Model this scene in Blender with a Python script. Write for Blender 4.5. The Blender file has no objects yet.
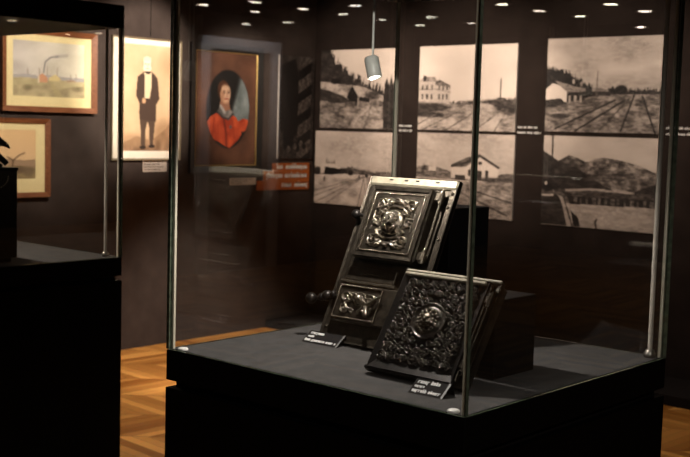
import bpy, math, random
import numpy as np
from mathutils import Matrix, Vector
random.seed(7); rng = np.random.RandomState(11)
PI = math.pi
scn = bpy.context.scene
col = scn.collection

# ------------------------------------------------------------------ render look
scn.view_settings.view_transform = 'Standard'
scn.view_settings.look = 'None'
scn.view_settings.gamma = 1.0
scn.view_settings.exposure = 0.0
scn.view_settings.use_curve_mapping = False
scn.cycles.use_denoising = True
scn.cycles.transparent_max_bounces = 48
scn.cycles.max_bounces = 10
scn.cycles.sample_clamp_indirect = 6.0
w = bpy.data.worlds.new('world'); scn.world = w; w.use_nodes = True
w.node_tree.nodes['Background'].inputs[0].default_value = (0.9, 0.7, 0.55, 1)
w.node_tree.nodes['Background'].inputs[1].default_value = 0.0

# ------------------------------------------------------------------ materials
def new_mat(name):
    m = bpy.data.materials.new(name); m.use_nodes = True
    return m, m.node_tree.nodes, m.node_tree.links, m.node_tree.nodes['Principled BSDF']

def mat(name, color, rough=0.5, metal=0.0, spec=0.5, noise=0.0, scale=40.0, bump=0.0, bscale=200.0):
    m, N, L, b = new_mat(name)
    b.inputs['Base Color'].default_value = (*color, 1)
    b.inputs['Roughness'].default_value = rough
    b.inputs['Metallic'].default_value = metal
    b.inputs['Specular IOR Level'].default_value = spec
    if noise or bump:
        tc = N.new('ShaderNodeTexCoord')
    if noise:
        n = N.new('ShaderNodeTexNoise'); n.inputs['Scale'].default_value = scale; n.inputs['Detail'].default_value = 4
        r = N.new('ShaderNodeValToRGB')
        r.color_ramp.elements[0].color = (*[c * (1 - noise) for c in color], 1)
        r.color_ramp.elements[1].color = (*[min(1, c * (1 + noise)) for c in color], 1)
        r.color_ramp.elements[0].position = .3; r.color_ramp.elements[1].position = .7
        L.new(tc.outputs['Object'], n.inputs['Vector']); L.new(n.outputs['Fac'], r.inputs['Fac'])
        L.new(r.outputs['Color'], b.inputs['Base Color'])
    if bump:
        n2 = N.new('ShaderNodeTexNoise'); n2.inputs['Scale'].default_value = bscale
        bp = N.new('ShaderNodeBump'); bp.inputs['Strength'].default_value = bump; bp.inputs['Distance'].default_value = .002
        L.new(tc.outputs['Object'], n2.inputs['Vector']); L.new(n2.outputs['Fac'], bp.inputs['Height'])
        L.new(bp.outputs['Normal'], b.inputs['Normal'])
    return m

def emit_mat(name, color, s):
    m, N, L, b = new_mat(name)
    b.inputs['Base Color'].default_value = (.8, .8, .8, 1)
    b.inputs['Emission Color'].default_value = (*color, 1)
    b.inputs['Emission Strength'].default_value = s
    return m

def wood_mat(name, c1, c2, rough=.4, axis='X'):
    m, N, L, b = new_mat(name)
    tc = N.new('ShaderNodeTexCoord'); mp = N.new('ShaderNodeMapping')
    mp.inputs['Scale'].default_value = (6, 60, 60) if axis == 'X' else (60, 6, 60)
    n = N.new('ShaderNodeTexNoise'); n.inputs['Scale'].default_value = 1.6; n.inputs['Detail'].default_value = 5
    r = N.new('ShaderNodeValToRGB')
    r.color_ramp.elements[0].color = (*c1, 1); r.color_ramp.elements[1].color = (*c2, 1)
    r.color_ramp.elements[0].position = .35; r.color_ramp.elements[1].position = .65
    L.new(tc.outputs['Object'], mp.inputs['Vector']); L.new(mp.outputs['Vector'], n.inputs['Vector'])
    L.new(n.outputs['Fac'], r.inputs['Fac']); L.new(r.outputs['Color'], b.inputs['Base Color'])
    b.inputs['Roughness'].default_value = rough
    return m

def picture_mat(name, rough=.6, spec=.3):
    m, N, L, b = new_mat(name)
    a = N.new('ShaderNodeAttribute'); a.attribute_name = 'ink'
    n = N.new('ShaderNodeTexNoise'); n.inputs['Scale'].default_value = 600
    mx = N.new('ShaderNodeMix'); mx.data_type = 'RGBA'; mx.blend_type = 'MULTIPLY'
    mx.inputs[0].default_value = .12
    L.new(a.outputs['Color'], mx.inputs[6]); L.new(n.outputs['Color'], mx.inputs[7])
    L.new(mx.outputs[2], b.inputs['Base Color'])
    b.inputs['Roughness'].default_value = rough; b.inputs['Specular IOR Level'].default_value = spec
    return m

def glass_mat(name, tint=(.97, .975, .97)):
    m = bpy.data.materials.new(name); m.use_nodes = True
    N = m.node_tree.nodes; L = m.node_tree.links; N.clear()
    out = N.new('ShaderNodeOutputMaterial'); mix = N.new('ShaderNodeMixShader')
    tr = N.new('ShaderNodeBsdfTransparent'); gl = N.new('ShaderNodeBsdfGlossy')
    gl.inputs['Roughness'].default_value = 0.0; gl.inputs['Color'].default_value = (1, 1, 1, 1)
    tr.inputs['Color'].default_value = (*tint, 1)
    lw = N.new('ShaderNodeLayerWeight'); lw.inputs['Blend'].default_value = .5
    p = N.new('ShaderNodeMath'); p.operation = 'POWER'; p.inputs[1].default_value = 5
    ml = N.new('ShaderNodeMath'); ml.operation = 'MULTIPLY_ADD'; ml.inputs[1].default_value = .95; ml.inputs[2].default_value = .045
    L.new(lw.outputs['Facing'], p.inputs[0]); L.new(p.outputs[0], ml.inputs[0]); L.new(ml.outputs[0], mix.inputs[0])
    L.new(tr.outputs[0], mix.inputs[1]); L.new(gl.outputs[0], mix.inputs[2]); L.new(mix.outputs[0], out.inputs[0])
    return m

def parquet_mat(name):
    m, N, L, b = new_mat(name)
    tc = N.new('ShaderNodeTexCoord'); mp = N.new('ShaderNodeMapping'); mp.inputs['Rotation'].default_value = (0, 0, -math.radians(41.5))
    L.new(tc.outputs['Object'], mp.inputs['Vector'])
    sx = N.new('ShaderNodeSeparateXYZ'); L.new(mp.outputs['Vector'], sx.inputs[0])
    def M(op, a, bv, c=None):
        n = N.new('ShaderNodeMath'); n.operation = op
        for i, v in enumerate((a, bv, c)):
            if v is None: continue
            if isinstance(v, (int, float)): n.inputs[i].default_value = v
            else: L.new(v, n.inputs[i])
        return n.outputs[0]
    W, PW = .42, .085
    pp = M('PINGPONG', sx.outputs['Y'], W)
    q = M('DIVIDE', M('ADD', sx.outputs['X'], pp), PW)
    idx = M('FLOOR', q, None); strip = M('FLOOR', M('DIVIDE', sx.outputs['Y'], W), None)
    cb = N.new('ShaderNodeCombineXYZ'); L.new(idx, cb.inputs[0]); L.new(strip, cb.inputs[1])
    wn = N.new('ShaderNodeTexWhiteNoise'); wn.noise_dimensions = '2D'; L.new(cb.outputs[0], wn.inputs['Vector'])
    r = N.new('ShaderNodeValToRGB')
    r.color_ramp.elements[0].color = (.27, .092, .012, 1); r.color_ramp.elements[1].color = (.72, .335, .080, 1)
    L.new(wn.outputs['Value'], r.inputs['Fac'])
    fr = M('FRACT', q, None); sy = M('FRACT', M('DIVIDE', sx.outputs['Y'], W), None)
    seam = M('MULTIPLY', M('GREATER_THAN', fr, .035), M('GREATER_THAN', sy, .012))
    mx = N.new('ShaderNodeMix'); mx.data_type = 'RGBA'; mx.inputs[6].default_value = (.12, .045, .012, 1)
    L.new(seam, mx.inputs[0]); L.new(r.outputs['Color'], mx.inputs[7])
    ns = N.new('ShaderNodeTexNoise'); ns.inputs['Scale'].default_value = 30; L.new(mp.outputs['Vector'], ns.inputs['Vector'])
    m2 = N.new('ShaderNodeMix'); m2.data_type = 'RGBA'; m2.blend_type = 'MULTIPLY'; m2.inputs[0].default_value = .25
    L.new(mx.outputs[2], m2.inputs[6]); L.new(ns.outputs['Color'], m2.inputs[7])
    L.new(m2.outputs[2], b.inputs['Base Color']); b.inputs['Roughness'].default_value = .38
    return m

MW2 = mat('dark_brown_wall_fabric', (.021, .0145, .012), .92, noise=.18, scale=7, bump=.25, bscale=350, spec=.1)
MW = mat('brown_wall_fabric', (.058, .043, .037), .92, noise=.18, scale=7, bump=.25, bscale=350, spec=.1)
MCEIL = mat('dark_ceiling_paint', (.02, .015, .013), .9, spec=.1)
MOUT = mat('dark_room_paint', (.03, .022, .019), .9, spec=.1)
MFLOOR = parquet_mat('chevron_parquet')
MTRIM = mat('dark_trim', (.012, .009, .008), .8, spec=.1)
MBLACK = mat('black_lacquer_board', (.0030, .0024, .0022), .6, spec=.12)
MCLOTH = mat('charcoal_table_cloth', (.064, .061, .059), .95, noise=.18, scale=25, bump=.4, bscale=900, spec=.1)
MGLASS = glass_mat('clear_glass')
MEDGE = mat('green_glass_edge', (.10, .125, .085), .18, noise=.4, scale=60, spec=.6)
MBEVEL = mat('lit_glass_bevel', (.72, .66, .52), .45, spec=.6)  # pale colour stands in for light caught in the glass bevel
MSTEEL = mat('brushed_steel', (.42, .39, .35), .35, 1.0, noise=.1, scale=80)
MROD = mat('satin_grey_rod', (.50, .455, .39), .5, .2, noise=.06, scale=90)
MWHITE = mat('white_plastic', (.8, .78, .74), .4)
MLAMP = mat('satin_white_lamp', (.80, .81, .75), .42, .05, noise=.06, scale=90)
MGLOW = emit_mat('lamp_glow', (1, .9, .74), 14)
MDOWN = emit_mat('downlight_glow', (1, .86, .68), 34)
MIRON = mat('blackened_cast_iron', (.066, .055, .042), .34, .8, noise=.45, scale=45, bump=.5, bscale=260)
MIRON2 = mat('nickel_polished_iron', (.235, .20, .155), .24, .9, noise=.4, scale=60, bump=.35, bscale=320)
MIRON3 = mat('dark_polished_iron', (.15, .132, .112), .21, .85, noise=.4, scale=60, bump=.35, bscale=320)
MIRONLIT = mat('lit_pale_iron', (.29, .26, .19), .5, .25, noise=.2, scale=70, bump=.3, bscale=400)  # paler iron: lamplight on the rims put into the base colour
MDARKIRON = mat('dark_iron', (.02, .017, .015), .38, .6, noise=.3, scale=50)  # dark iron parts, also the shade painted into relief recesses
MPAPER = mat('photo_paper_board', (.62, .56, .50), .7)
MPIC = picture_mat('printed_photograph')
MPAINT = picture_mat('painted_canvas', .45, .4)
MMAT = mat('cream_mount_board', (.84, .70, .37), .8, noise=.03, scale=30)
MMATW = mat('white_mount_board', (.88, .80, .66), .8, noise=.03, scale=30)
MFRAME = wood_mat('red_brown_wood', (.17, .055, .02), (.27, .10, .04), .4)
MBLKFR = mat('black_wood_frame', (.008, .006, .005), .45)
MGILT2 = mat('dull_brass_frame', (.30, .24, .15), .5, .3)
MGILT = mat('gilt_slip', (.62, .42, .15), .4, .8)
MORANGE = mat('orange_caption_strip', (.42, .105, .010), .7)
MINK = mat('white_lettering', (.85, .83, .80), .6)
MINKD = mat('dark_lettering', (.06, .05, .045), .8)
MCARD = mat('black_card', (.012, .011, .011), .85, spec=.15)
MCARDE = mat('grey_card_edge', (.14, .135, .13), .5)
MLABEL = mat('pale_paper_label', (.55, .47, .40), .8)
MDOORF = mat('grey_white_door_paint', (.70, .70, .74), .55)
MDOOR = mat('dark_door_leaf', (.02, .017, .016), .5)

# ------------------------------------------------------------------ mesh building
class MB:
    def __init__(s): s.v = []; s.f = []; s.mi = []; s.cur = 0; s.sm = []
    def add(s, vs, fs, smooth=False):
        o = len(s.v); s.v += [tuple(map(float, p)) for p in vs]
        for f in fs: s.f.append([i + o for i in f]); s.mi.append(s.cur); s.sm.append(smooth)
        return s
    def box(s, a, b):
        x0, y0, z0 = a; x1, y1, z1 = b
        return s.add([(x0,y0,z0),(x1,y0,z0),(x1,y1,z0),(x0,y1,z0),(x0,y0,z1),(x1,y0,z1),(x1,y1,z1),(x0,y1,z1)],
                     [(0,3,2,1),(4,5,6,7),(0,1,5,4),(1,2,6,5),(2,3,7,6),(3,0,4,7)])
    def bbox(s, a, b, c=.003):
        # chamfered box
        x0, y0, z0 = a; x1, y1, z1 = b
        xs, ys, zs = (x0, x1), (y0, y1), (z0, z1); V = []; idx = {}
        for i in (0, 1):
            for j in (0, 1):
                for k in (0, 1):
                    sx, sy, sz = (c, -c)[i], (c, -c)[j], (c, -c)[k]
                    for ax in range(3):
                        p = [xs[i] + sx, ys[j] + sy, zs[k] + sz]; p[ax] = (xs[i], ys[j], zs[k])[ax]
                        idx[(i, j, k, ax)] = len(V); V.append(p)
        F = []
        I = lambda i, j, k, ax: idx[(i, j, k, ax)]
        F += [(I(0,0,0,0),I(0,0,1,0),I(0,1,1,0),I(0,1,0,0)), (I(1,0,0,0),I(1,1,0,0),I(1,1,1,0),I(1,0,1,0)),
              (I(0,0,0,1),I(1,0,0,1),I(1,0,1,1),I(0,0,1,1)), (I(0,1,0,1),I(0,1,1,1),I(1,1,1,1),I(1,1,0,1)),
              (I(0,0,0,2),I(0,1,0,2),I(1,1,0,2),I(1,0,0,2)), (I(0,0,1,2),I(1,0,1,2),I(1,1,1,2),I(0,1,1,2))]
        for i in (0, 1):
            for j in (0, 1): F.append((I(i,j,0,0),I(i,j,1,0),I(i,j,1,1),I(i,j,0,1)))
            for k in (0, 1): F.append((I(i,0,k,0),I(i,1,k,0),I(i,1,k,2),I(i,0,k,2)))
        for j in (0, 1):
            for k in (0, 1): F.append((I(0,j,k,1),I(1,j,k,1),I(1,j,k,2),I(0,j,k,2)))
        for i in (0, 1):
            for j in (0, 1):
                for k in (0, 1): F.append((I(i,j,k,0),I(i,j,k,1),I(i,j,k,2)))
        return s.add(V, F)
    def tube(s, pts, r, n=12, cap=True):
        pts = [np.array(p, float) for p in pts]; V = []; F = []
        rs = r if isinstance(r, (list, tuple)) else [r] * len(pts)
        for i, p in enumerate(pts):
            t = pts[min(i + 1, len(pts) - 1)] - pts[max(i - 1, 0)]; t /= np.linalg.norm(t)
            a = np.array([0, 0, 1.]) if abs(t[2]) < .9 else np.array([1., 0, 0])
            u = np.cross(t, a); u /= np.linalg.norm(u); v = np.cross(t, u)
            for k in range(n):
                an = 2 * PI * k / n; V.append(p + rs[i] * (math.cos(an) * u + math.sin(an) * v))
        for i in range(len(pts) - 1):
            for k in range(n):
                F.append((i*n+k, i*n+(k+1) % n, (i+1)*n+(k+1) % n, (i+1)*n+k))
        s.add(V, F, True)
        if cap:
            s.add([V[k] for k in range(n)], [tuple(range(n))]); s.add([V[(len(pts)-1)*n+k] for k in range(n)], [tuple(range(n))[::-1]])
        return s
    def lathe(s, prof, o=(0,0,0), ax=(0,0,1), n=24):
        ax = np.array(ax, float); ax /= np.linalg.norm(ax); a = np.array([1., 0, 0]) if abs(ax[0]) < .9 else np.array([0, 1., 0])
        u = np.cross(ax, a); u /= np.linalg.norm(u); v = np.cross(ax, u); o = np.array(o, float); V = []; F = []
        for r, h in prof:
            for k in range(n):
                an = 2*PI*k/n; V.append(o + ax*h + r*(math.cos(an)*u + math.sin(an)*v))
        for i in range(len(prof)-1):
            for k in range(n): F.append((i*n+k, i*n+(k+1) % n, (i+1)*n+(k+1) % n, (i+1)*n+k))
        return s.add(V, F, True)
    def ball(s, c, r, n=8, m=5, sc=(1,1,1)):
        V = []; F = []
        for i in range(m+1):
            th = PI*i/m
            for k in range(n):
                ph = 2*PI*k/n
                V.append((c[0]+sc[0]*r*math.sin(th)*math.cos(ph), c[1]+sc[1]*r*math.sin(th)*math.sin(ph), c[2]+sc[2]*r*math.cos(th)))
        for i in range(m):
            for k in range(n): F.append((i*n+k, (i+1)*n+k, (i+1)*n+(k+1) % n, i*n+(k+1) % n))
        return s.add(V, F, True)
    def ring(s, o, i, y0, y1, c=0.0):
        # rectangular ring in the local xz plane; o, i = (x0,z0,x1,z1), from y0 (front) to y1 (back), inner edge sloped by c
        V = []
        for (x0, z0, x1, z1), y in ((o, y1), (o, y0), (i, y0 + c), (i, y1)):
            V += [(x0,y,z0),(x1,y,z0),(x1,y,z1),(x0,y,z1)]
        F = []
        for a in range(4):
            b = (a+1) % 4
            for k in range(4): F.append((a*4+k, a*4+(k+1) % 4, b*4+(k+1) % 4, b*4+k))
        return s.add(V, F)
    def build(s, name, m, parent=None, loc=(0,0,0)):
        me = bpy.data.meshes.new(name); me.from_pydata(s.v, [], s.f)
        for mm in (m if isinstance(m, (list, tuple)) else [m]): me.materials.append(mm)
        me.polygons.foreach_set('material_index', s.mi); me.polygons.foreach_set('use_smooth', s.sm); me.update()
        import bmesh
        bm = bmesh.new(); bm.from_mesh(me); bmesh.ops.recalc_face_normals(bm, faces=bm.faces); bm.to_mesh(me); bm.free()
        o = bpy.data.objects.new(name, me); col.objects.link(o); o.location = loc
        if parent: o.parent = parent
        return o

def tag(o, label, cat, group=None):
    o['label'] = label; o['category'] = cat
    if group: o['group'] = group
    return o
def thing(name, label, cat, loc=(0,0,0), rot=(0,0,0), group=None):
    o = bpy.data.objects.new(name, None); col.objects.link(o); o.location = loc; o.rotation_euler = rot; o.empty_display_size = .05
    return tag(o, label, cat, group)
def struct(o): o['kind'] = 'structure'; return o

# ------------------------------------------------------------------ camera
R_RT = Vector((0.74899962, 0.66199097, 0.02770435)); R_UP = Vector((-0.07968618, 0.04849215, 0.99563981)); R_FW = Vector((-0.65776112, 0.74794149, -0.08907213))
cam = bpy.data.cameras.new('camera'); camo = bpy.data.objects.new('camera', cam); col.objects.link(camo)
mw = Matrix((R_RT, R_UP, -R_FW)).transposed().to_4x4(); mw.translation = Vector((0, 0, 1.55)); camo.matrix_world = mw
cam.sensor_width = 36; cam.lens = 1125.66 * 36 / 690; cam.clip_start = .05; cam.clip_end = 60
cam.dof.use_dof = True; cam.dof.focus_distance = 2.95; cam.dof.aperture_fstop = 7.1
scn.camera = camo

# ------------------------------------------------------------------ the room
LX, BY, CZ = -6.12, 6.55, 2.7
struct(MB().box((-8.9, -6, -.1), (6, 13, 0)).build('floor', MFLOOR))
struct(MB().box((-8.9, -6, CZ), (6, 13, CZ + .1)).build('ceiling', MCEIL))
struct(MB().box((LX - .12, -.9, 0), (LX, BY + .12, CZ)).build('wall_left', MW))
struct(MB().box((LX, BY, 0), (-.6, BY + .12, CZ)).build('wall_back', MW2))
struct(MB().box((-9.0, -6, 0), (-8.8, 13, CZ)).build('wall_far_left', MOUT))
struct(MB().box((6, -6, 0), (6.1, 13, CZ)).build('wall_far_right', MOUT))
struct(MB().box((-9.0, -6.1, 0), (6.1, -6, CZ)).build('wall_front', MOUT))
struct(MB().box((-9.0, 13, 0), (6.1, 13.1, CZ)).build('wall_far_back', MOUT))
# narrow cover strips between the wall panels
for k, yy in enumerate((4.905,)):
    struct(MB().box((LX, yy - .002, 2.13), (LX + .003, yy + .002, CZ)).build('trim_1', MTRIM))
struct(MB().box((LX, 6.06, 0), (-.6, BY, .06)).build('dark_floor_strip', MTRIM))  # wide low dark box laid over the floor along the back wall
# doorway on the far left wall (behind the camera, seen mirrored in the glass)
d = MB().ring((-4.97, 0, -3.82, 2.45), (-4.84, 0.001, -3.95, 2.33), 0, .05).build('door_1', MDOORF)
d.rotation_euler = (0, 0, PI/2); d.location = (-8.75, 0, 0)
struct(d)
dl = MB().box((-4.84, .04, .003), (-3.95, .05, 2.33)).build('door_leaf', MDOOR, d)

# ------------------------------------------------------------------ ceiling downlights
spots = [(-7.07,-2.92),(-7.72,-3.57),(-8.37,-4.2),(-7.72,-4.22),(-7.07,-3.57),(-7.07,-4.25),(-8.37,-3.5),
         (3.09,9.25),(3.0,9.85),(2.24,9.06),(2.24,9.71),(2.98,11.1),(3.09,8.63),(3.73,7.4),(3.24,7.5),(4.85,8.96),(4.27,9.04)]
for i, (x, y) in enumerate(spots):
    if i == 0:
        dn = thing('ceiling_downlight', 'round recessed ceiling downlight shining in the dark ceiling', 'ceiling light', (x, y, CZ), group='recessed ceiling downlights')
        MB().lathe([(.055,-.001),(.062,-.006),(.078,-.006),(.08,0)], n=28).build('trim_ring', MSTEEL, dn)
        mb = MB(); mb.add([(.056*math.cos(2*PI*k/28), .056*math.sin(2*PI*k/28), -.0015) for k in range(28)], [tuple(range(28))]); mb.build('diffuser', MDOWN, dn)
    else:
        c = dn.copy(); col.objects.link(c); c.location = (x, y, CZ)
        for ch in list(dn.children):
            q = ch.copy(); col.objects.link(q); q.parent = c

# ------------------------------------------------------------------ pictures: drawn as colour on a fine grid
def s2l(c):
    c = np.asarray(c, float); return np.where(c <= .04045, c/12.92, ((c+.055)/1.055)**2.4)
class Canvas:
    def __init__(s, w, h, c=(1,1,1)):
        s.w, s.h = w, h; s.a = np.zeros((h, w, 3)); s.a[:] = c
        yy, xx = np.mgrid[0:h, 0:w]; s.x = xx/(w-1); s.y = yy/(h-1); s.asp = w/h
    def noise(s, cells, seed=0, oct=4):
        r = np.random.RandomState(seed); out = np.zeros((s.h, s.w)); amp = 1; tot = 0
        for o in range(oct):
            cx, cy = int(cells[0]*2**o)+2, int(cells[1]*2**o)+2; g = r.rand(cy+1, cx+1)
            fx = s.x*(cx-1); fy = s.y*(cy-1); ix = fx.astype(int); iy = fy.astype(int); tx = fx-ix; ty = fy-iy
            tx = tx*tx*(3-2*tx); ty = ty*ty*(3-2*ty)
            out += amp*((g[iy,ix]*(1-tx)+g[iy,ix+1]*tx)*(1-ty)+(g[iy+1,ix]*(1-tx)+g[iy+1,ix+1]*tx)*ty); tot += amp; amp *= .5
        return np.clip((out/tot-.5)*1.75+.5, 0, 1)
    def put(s, m, c, a=1.0):
        m = np.clip(m, 0, 1)*a
        c = np.asarray(c, float)
        if c.ndim == 2: c = c[..., None]*np.ones(3)
        s.a = s.a*(1-m[..., None]) + c*m[..., None]; return s
    def poly(s, pts, c, a=1.0):
        ins = np.zeros((s.h, s.w), bool); n = len(pts)
        for i in range(n):
            (x0, y0), (x1, y1) = pts[i], pts[(i+1) % n]
            if y0 == y1: continue
            cnd = (s.y >= min(y0, y1)) & (s.y < max(y0, y1)); xi = x0 + (s.y-y0)/(y1-y0)*(x1-x0)
            ins ^= cnd & (s.x < xi)
        return s.put(ins.astype(float), c, a)
    def below(s, ys, c, a=1.0, jag=0, seed=0):
        xs = np.linspace(0, 1, len(ys)); l = np.interp(s.x, xs, ys)
        if jag:
            r = np.random.RandomState(seed); j = r.rand(s.w); l = l + jag*(j[None, :]-.5)
        return s.put((s.y > l).astype(float), c, a)
    def line(s, pts, wd, c, a=1.0):
        d = np.full((s.h, s.w), 9.)
        for (x0, y0), (x1, y1) in zip(pts[:-1], pts[1:]):
            dx, dy = (x1-x0)*s.asp, y1-y0; px = (s.x-x0)*s.asp; py = s.y-y0
            t = np.clip((px*dx+py*dy)/(dx*dx+dy*dy+1e-9), 0, 1); d = np.minimum(d, np.hypot(px-t*dx, py-t*dy))
        return s.put(np.clip(1.5-d/wd, 0, 1), c, a)
    def ell(s, cx, cy, rx, ry, c, a=1.0, soft=.08):
        d = np.hypot((s.x-cx)/rx, (s.y-cy)/ry); return s.put(np.clip((1-d)/soft+.5, 0, 1), c, a)

LO, HI = np.array([.055, .036, .030]), np.array([.94, .87, .815])
def sepia(cv):
    t = np.clip(cv.a[..., :1], 0, 1)**1.18; g = cv.noise((30, 62), 500)[..., None]; t = np.clip(t*(1+(g-.5)*1.1*np.clip((.82-t)/.5, 0, 1)), 0, 1); cv.a = LO + (HI-LO)*t; return cv

def photo_hillside():
    c = Canvas(150, 118); c.put(np.ones_like(c.y), .95-.06*c.noise((3,3),1)-.08*c.y)
    c.below([.5,.52,.54,.52,.53,.54,.55,.54,.55,.56], .66); c.below([.6,.58,.56,.57,.58,.57,.58,.60,.6], .48+.2*c.noise((10,10),4), .8)
    c.below([-.3,-.05,.12,.22,.30,.36,.40,.44,.49,.54,.58], .14+.12*c.noise((14,12),2), jag=.13, seed=3)
    c.below([.40,.41,.43,.44,.45,.46,.48,.52,.57,.60,.62], .52+.3*c.noise((9,12),40)); c.ell(.2,.40,.06,.035,.06,.9,.4); c.ell(.52,.53,.09,.07,.80,.6,.9)
    c.poly([(0,.50),(.12,.52),(.3,.58),(.44,.66),(.3,.70),(0,.66)], .12+.12*c.noise((8,6),5), .9)
    c.below([.64,.66,.68,.68,.66,.63,.61,.62,.64,.68,.70], .40+.3*c.noise((10,12),6))
    c.poly([(.36,.60),(.40,.52),(.43,.46),(.46,.50),(.52,.60),(.50,.66),(.42,.66)], .09)
    for i in range(5): c.ell(.545+.026*i,.625+.004*i,.018,.03,.07)
    c.ell(.49,.66,.014,.06,.05); c.ell(.70,.58,.08,.05,.2,.8,.6)
    c.poly([(.40,1),(.47,.86),(.58,.74),(.66,.69),(.72,.72),(.80,.82),(.92,1)], .62+.2*c.noise((8,14),7), .8)
    c.line([(.45,1),(.51,.86),(.66,.74)], .012, .82, .8); c.line([(.60,1),(.66,.84),(.68,.72)], .010, .35, .6)
    c.poly([(.85,1),(.84,.62),(.86,.42),(.885,.36),(.91,.46),(.94,.33),(.96,.44),(1,.36),(1,1)], .10+.12*c.noise((9,9),8))
    c.poly([(0,.80),(.2,.78),(.38,.86),(.42,1),(0,1)], .34+.36*c.noise((8,12),9), .8)
    return sepia(c)
def photo_building():
    c = Canvas(150, 128); c.put(np.ones_like(c.y), .97-.05*c.y-.05*c.noise((3,3),11))
    c.below([.66,.66,.67,.65,.64,.62,.62], .3+.2*c.noise((16,8),12), jag=.03, seed=2)
    c.poly([(0,.42),(.17,.41),(.34,.49),(.34,.68),(0,.7)], .8)
    c.poly([(0,.42),(.06,.36),(.17,.37),(.2,.42)], .62); c.poly([(.18,.42),(.22,.4),(.34,.47),(.34,.5),(.18,.46)], .5)
    c.poly([(.045,.42),(.045,.35),(.075,.35),(.075,.42)], .25); c.line([(0,.52),(.17,.51),(.34,.55)], .006, .55)
    for x in (.03,.08,.13,.21,.25,.29):
        for y in (.46,.57): c.poly([(x,y),(x+.022,y),(x+.022,y+.06),(x,y+.06)], .42)
    c.below([.69,.68,.68,.69,.68,.67,.66], .55+.35*c.noise((10,9),13))
    for x,y,rx,ry in ((.05,.74,.14,.07),(.2,.73,.14,.05),(.95,.72,.16,.07),(.8,.67,.06,.03),(.1,.82,.2,.03)): c.ell(x,y,rx,ry,.13+.15*c.noise((14,14),14),.9,.5)
    c.poly([(.6,.7),(.75,.7),(.85,1),(.5,1)], .8, .5)
    for x0,x1 in ((.1,-.1),(.3,.05),(.45,.3),(.68,.6),(.73,.8)): c.line([(x0+.2,.74),(x1,1)], .008, .42, .7)
    c.line([(.85,.40),(.85,.66)], .007, .35)
    return sepia(c)
def photo_rail_yard():
    c = Canvas(170, 134); c.put(np.ones_like(c.y), .88-.2*c.noise((2.5,5),21)+.12*c.y)
    c.below([.3,.33,.36,.44,.5,.6,.6,.6,.6,.6,.6], .10+.06*c.noise((12,10),22), jag=.05, seed=5)
    c.put(((c.x > .42) & (c.y < .61)).astype(float)*(c.y > .2), .88-.2*c.noise((2.5,5),21)+.12*c.y)
    c.below([.6,.6,.6,.58,.57,.56,.55,.56,.56,.57], .6)
    c.below([.59,.59,.57,.57,.57,.58,.52,.55,.55,.54,.55], .12+.1*c.noise((20,6),23), jag=.04, seed=4)
    c.below([.64,.64,.63,.62,.60,.60,.595,.6,.6,.6], .40+.34*c.noise((12,14),24))
    c.poly([(0,.54),(.06,.48),(.12,.5),(.2,.58),(.2,.68),(0,.7)], .93)
    c.poly([(.08,.45),(.28,.52),(.36,.53),(.36,.57),(.2,.58),(.13,.51)], .55)
    c.poly([(.19,.58),(.36,.57),(.36,.66),(.19,.68)], .18)
    for x in (.21,.26,.31): c.poly([(x,.61),(x+.02,.61),(x+.02,.68),(x,.68)], .75)
    c.poly([(.42,.56),(.58,.57),(.58,.61),(.42,.62)], .2); c.poly([(.42,.53),(.5,.53),(.58,.57),(.42,.57)], .55)
    c.poly([(0,.66),(.14,.64),(.19,.7),(.0,.75)], .13+.06*c.noise((8,8),25))
    c.poly([(0,.70),(1,.64),(1,.70),(0,.80)], .30, .35); c.poly([(.36,.55),(.42,.53),(.42,.62),(.36,.64)], .16); c.poly([(.24,.44),(.26,.44),(.26,.49),(.24,.48)], .8); c.poly([(.31,.47),(.33,.47),(.33,.52),(.31,.51)], .7); c.ell(.67,.55,.05,.045,.08,1,.4); c.line([(.55,.70),(.30,.80)], .006, .25, .7); c.line([(.75,.63),(.48,1)], .006, .25, .7); c.ell(.13,.83,.09,.025,.15,.9,.6); c.ell(.56,.82,.06,.03,.25,.6,.8); c.ell(.52,.84,.05,.02,.75,.6,.8)
    for a, b in (((.78,.61),(.68,.98)),((.85,.62),(.97,1)),((.62,.66),(.1,.97)),((.7,.66),(.28,.99))): c.line([a, b], .009, .14)
    c.line([(.46,.38),(.46,.68)], .006, .4); c.line([(.455,.36),(.465,.36)], .004, .3)
    return sepia(c)
def photo_station():
    c = Canvas(150, 128); c.put(np.ones_like(c.y), .84-.12*c.noise((3,4),31))
    c.below([.42,.40,.42,.45,.5,.55,.55,.52,.46,.45], .42+.12*c.noise((8,5),32))
    c.poly([(.13,.41),(.21,.41),(.21,.47),(.13,.47)], .85); c.poly([(.08,.38),(.06,.46),(.11,.46)], .25)
    c.poly([(.37,.4),(.52,.38),(.67,.27),(.86,.4),(.84,.54),(.37,.54)], .90)
    c.poly([(.37,.38),(.52,.29),(.67,.24),(.67,.27),(.52,.4),(.37,.41)], .42)
    c.line([(.38,.395),(.52,.35),(.66,.255),(.85,.39)], .014, .22)
    c.poly([(.41,.5),(.52,.5),(.52,.56),(.41,.56)], .25)
    for x,y,ww,hh in ((.65,.33,.04,.04),(.72,.43,.035,.12),(.62,.44,.07,.12),(.55,.43,.03,.08)): c.poly([(x,y),(x+ww,y),(x+ww,y+hh),(x,y+hh)], .28)
    c.below([.55,.55,.56,.56,.55,.54], .62+.25*c.noise((12,9),33)); c.below([.59,.6,.6,.57,.57,.57], .42+.3*c.noise((14,10),34), .7)
    c.ell(.85,.54,.2,.03,.25,.8,.7)
    for a, b in (((.55,.66),(1,.8)),((.45,.7),(.95,.95)),((.3,.75),(.6,1))): c.line([a, b], .01, .25, .8)
    return sepia(c)
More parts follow.
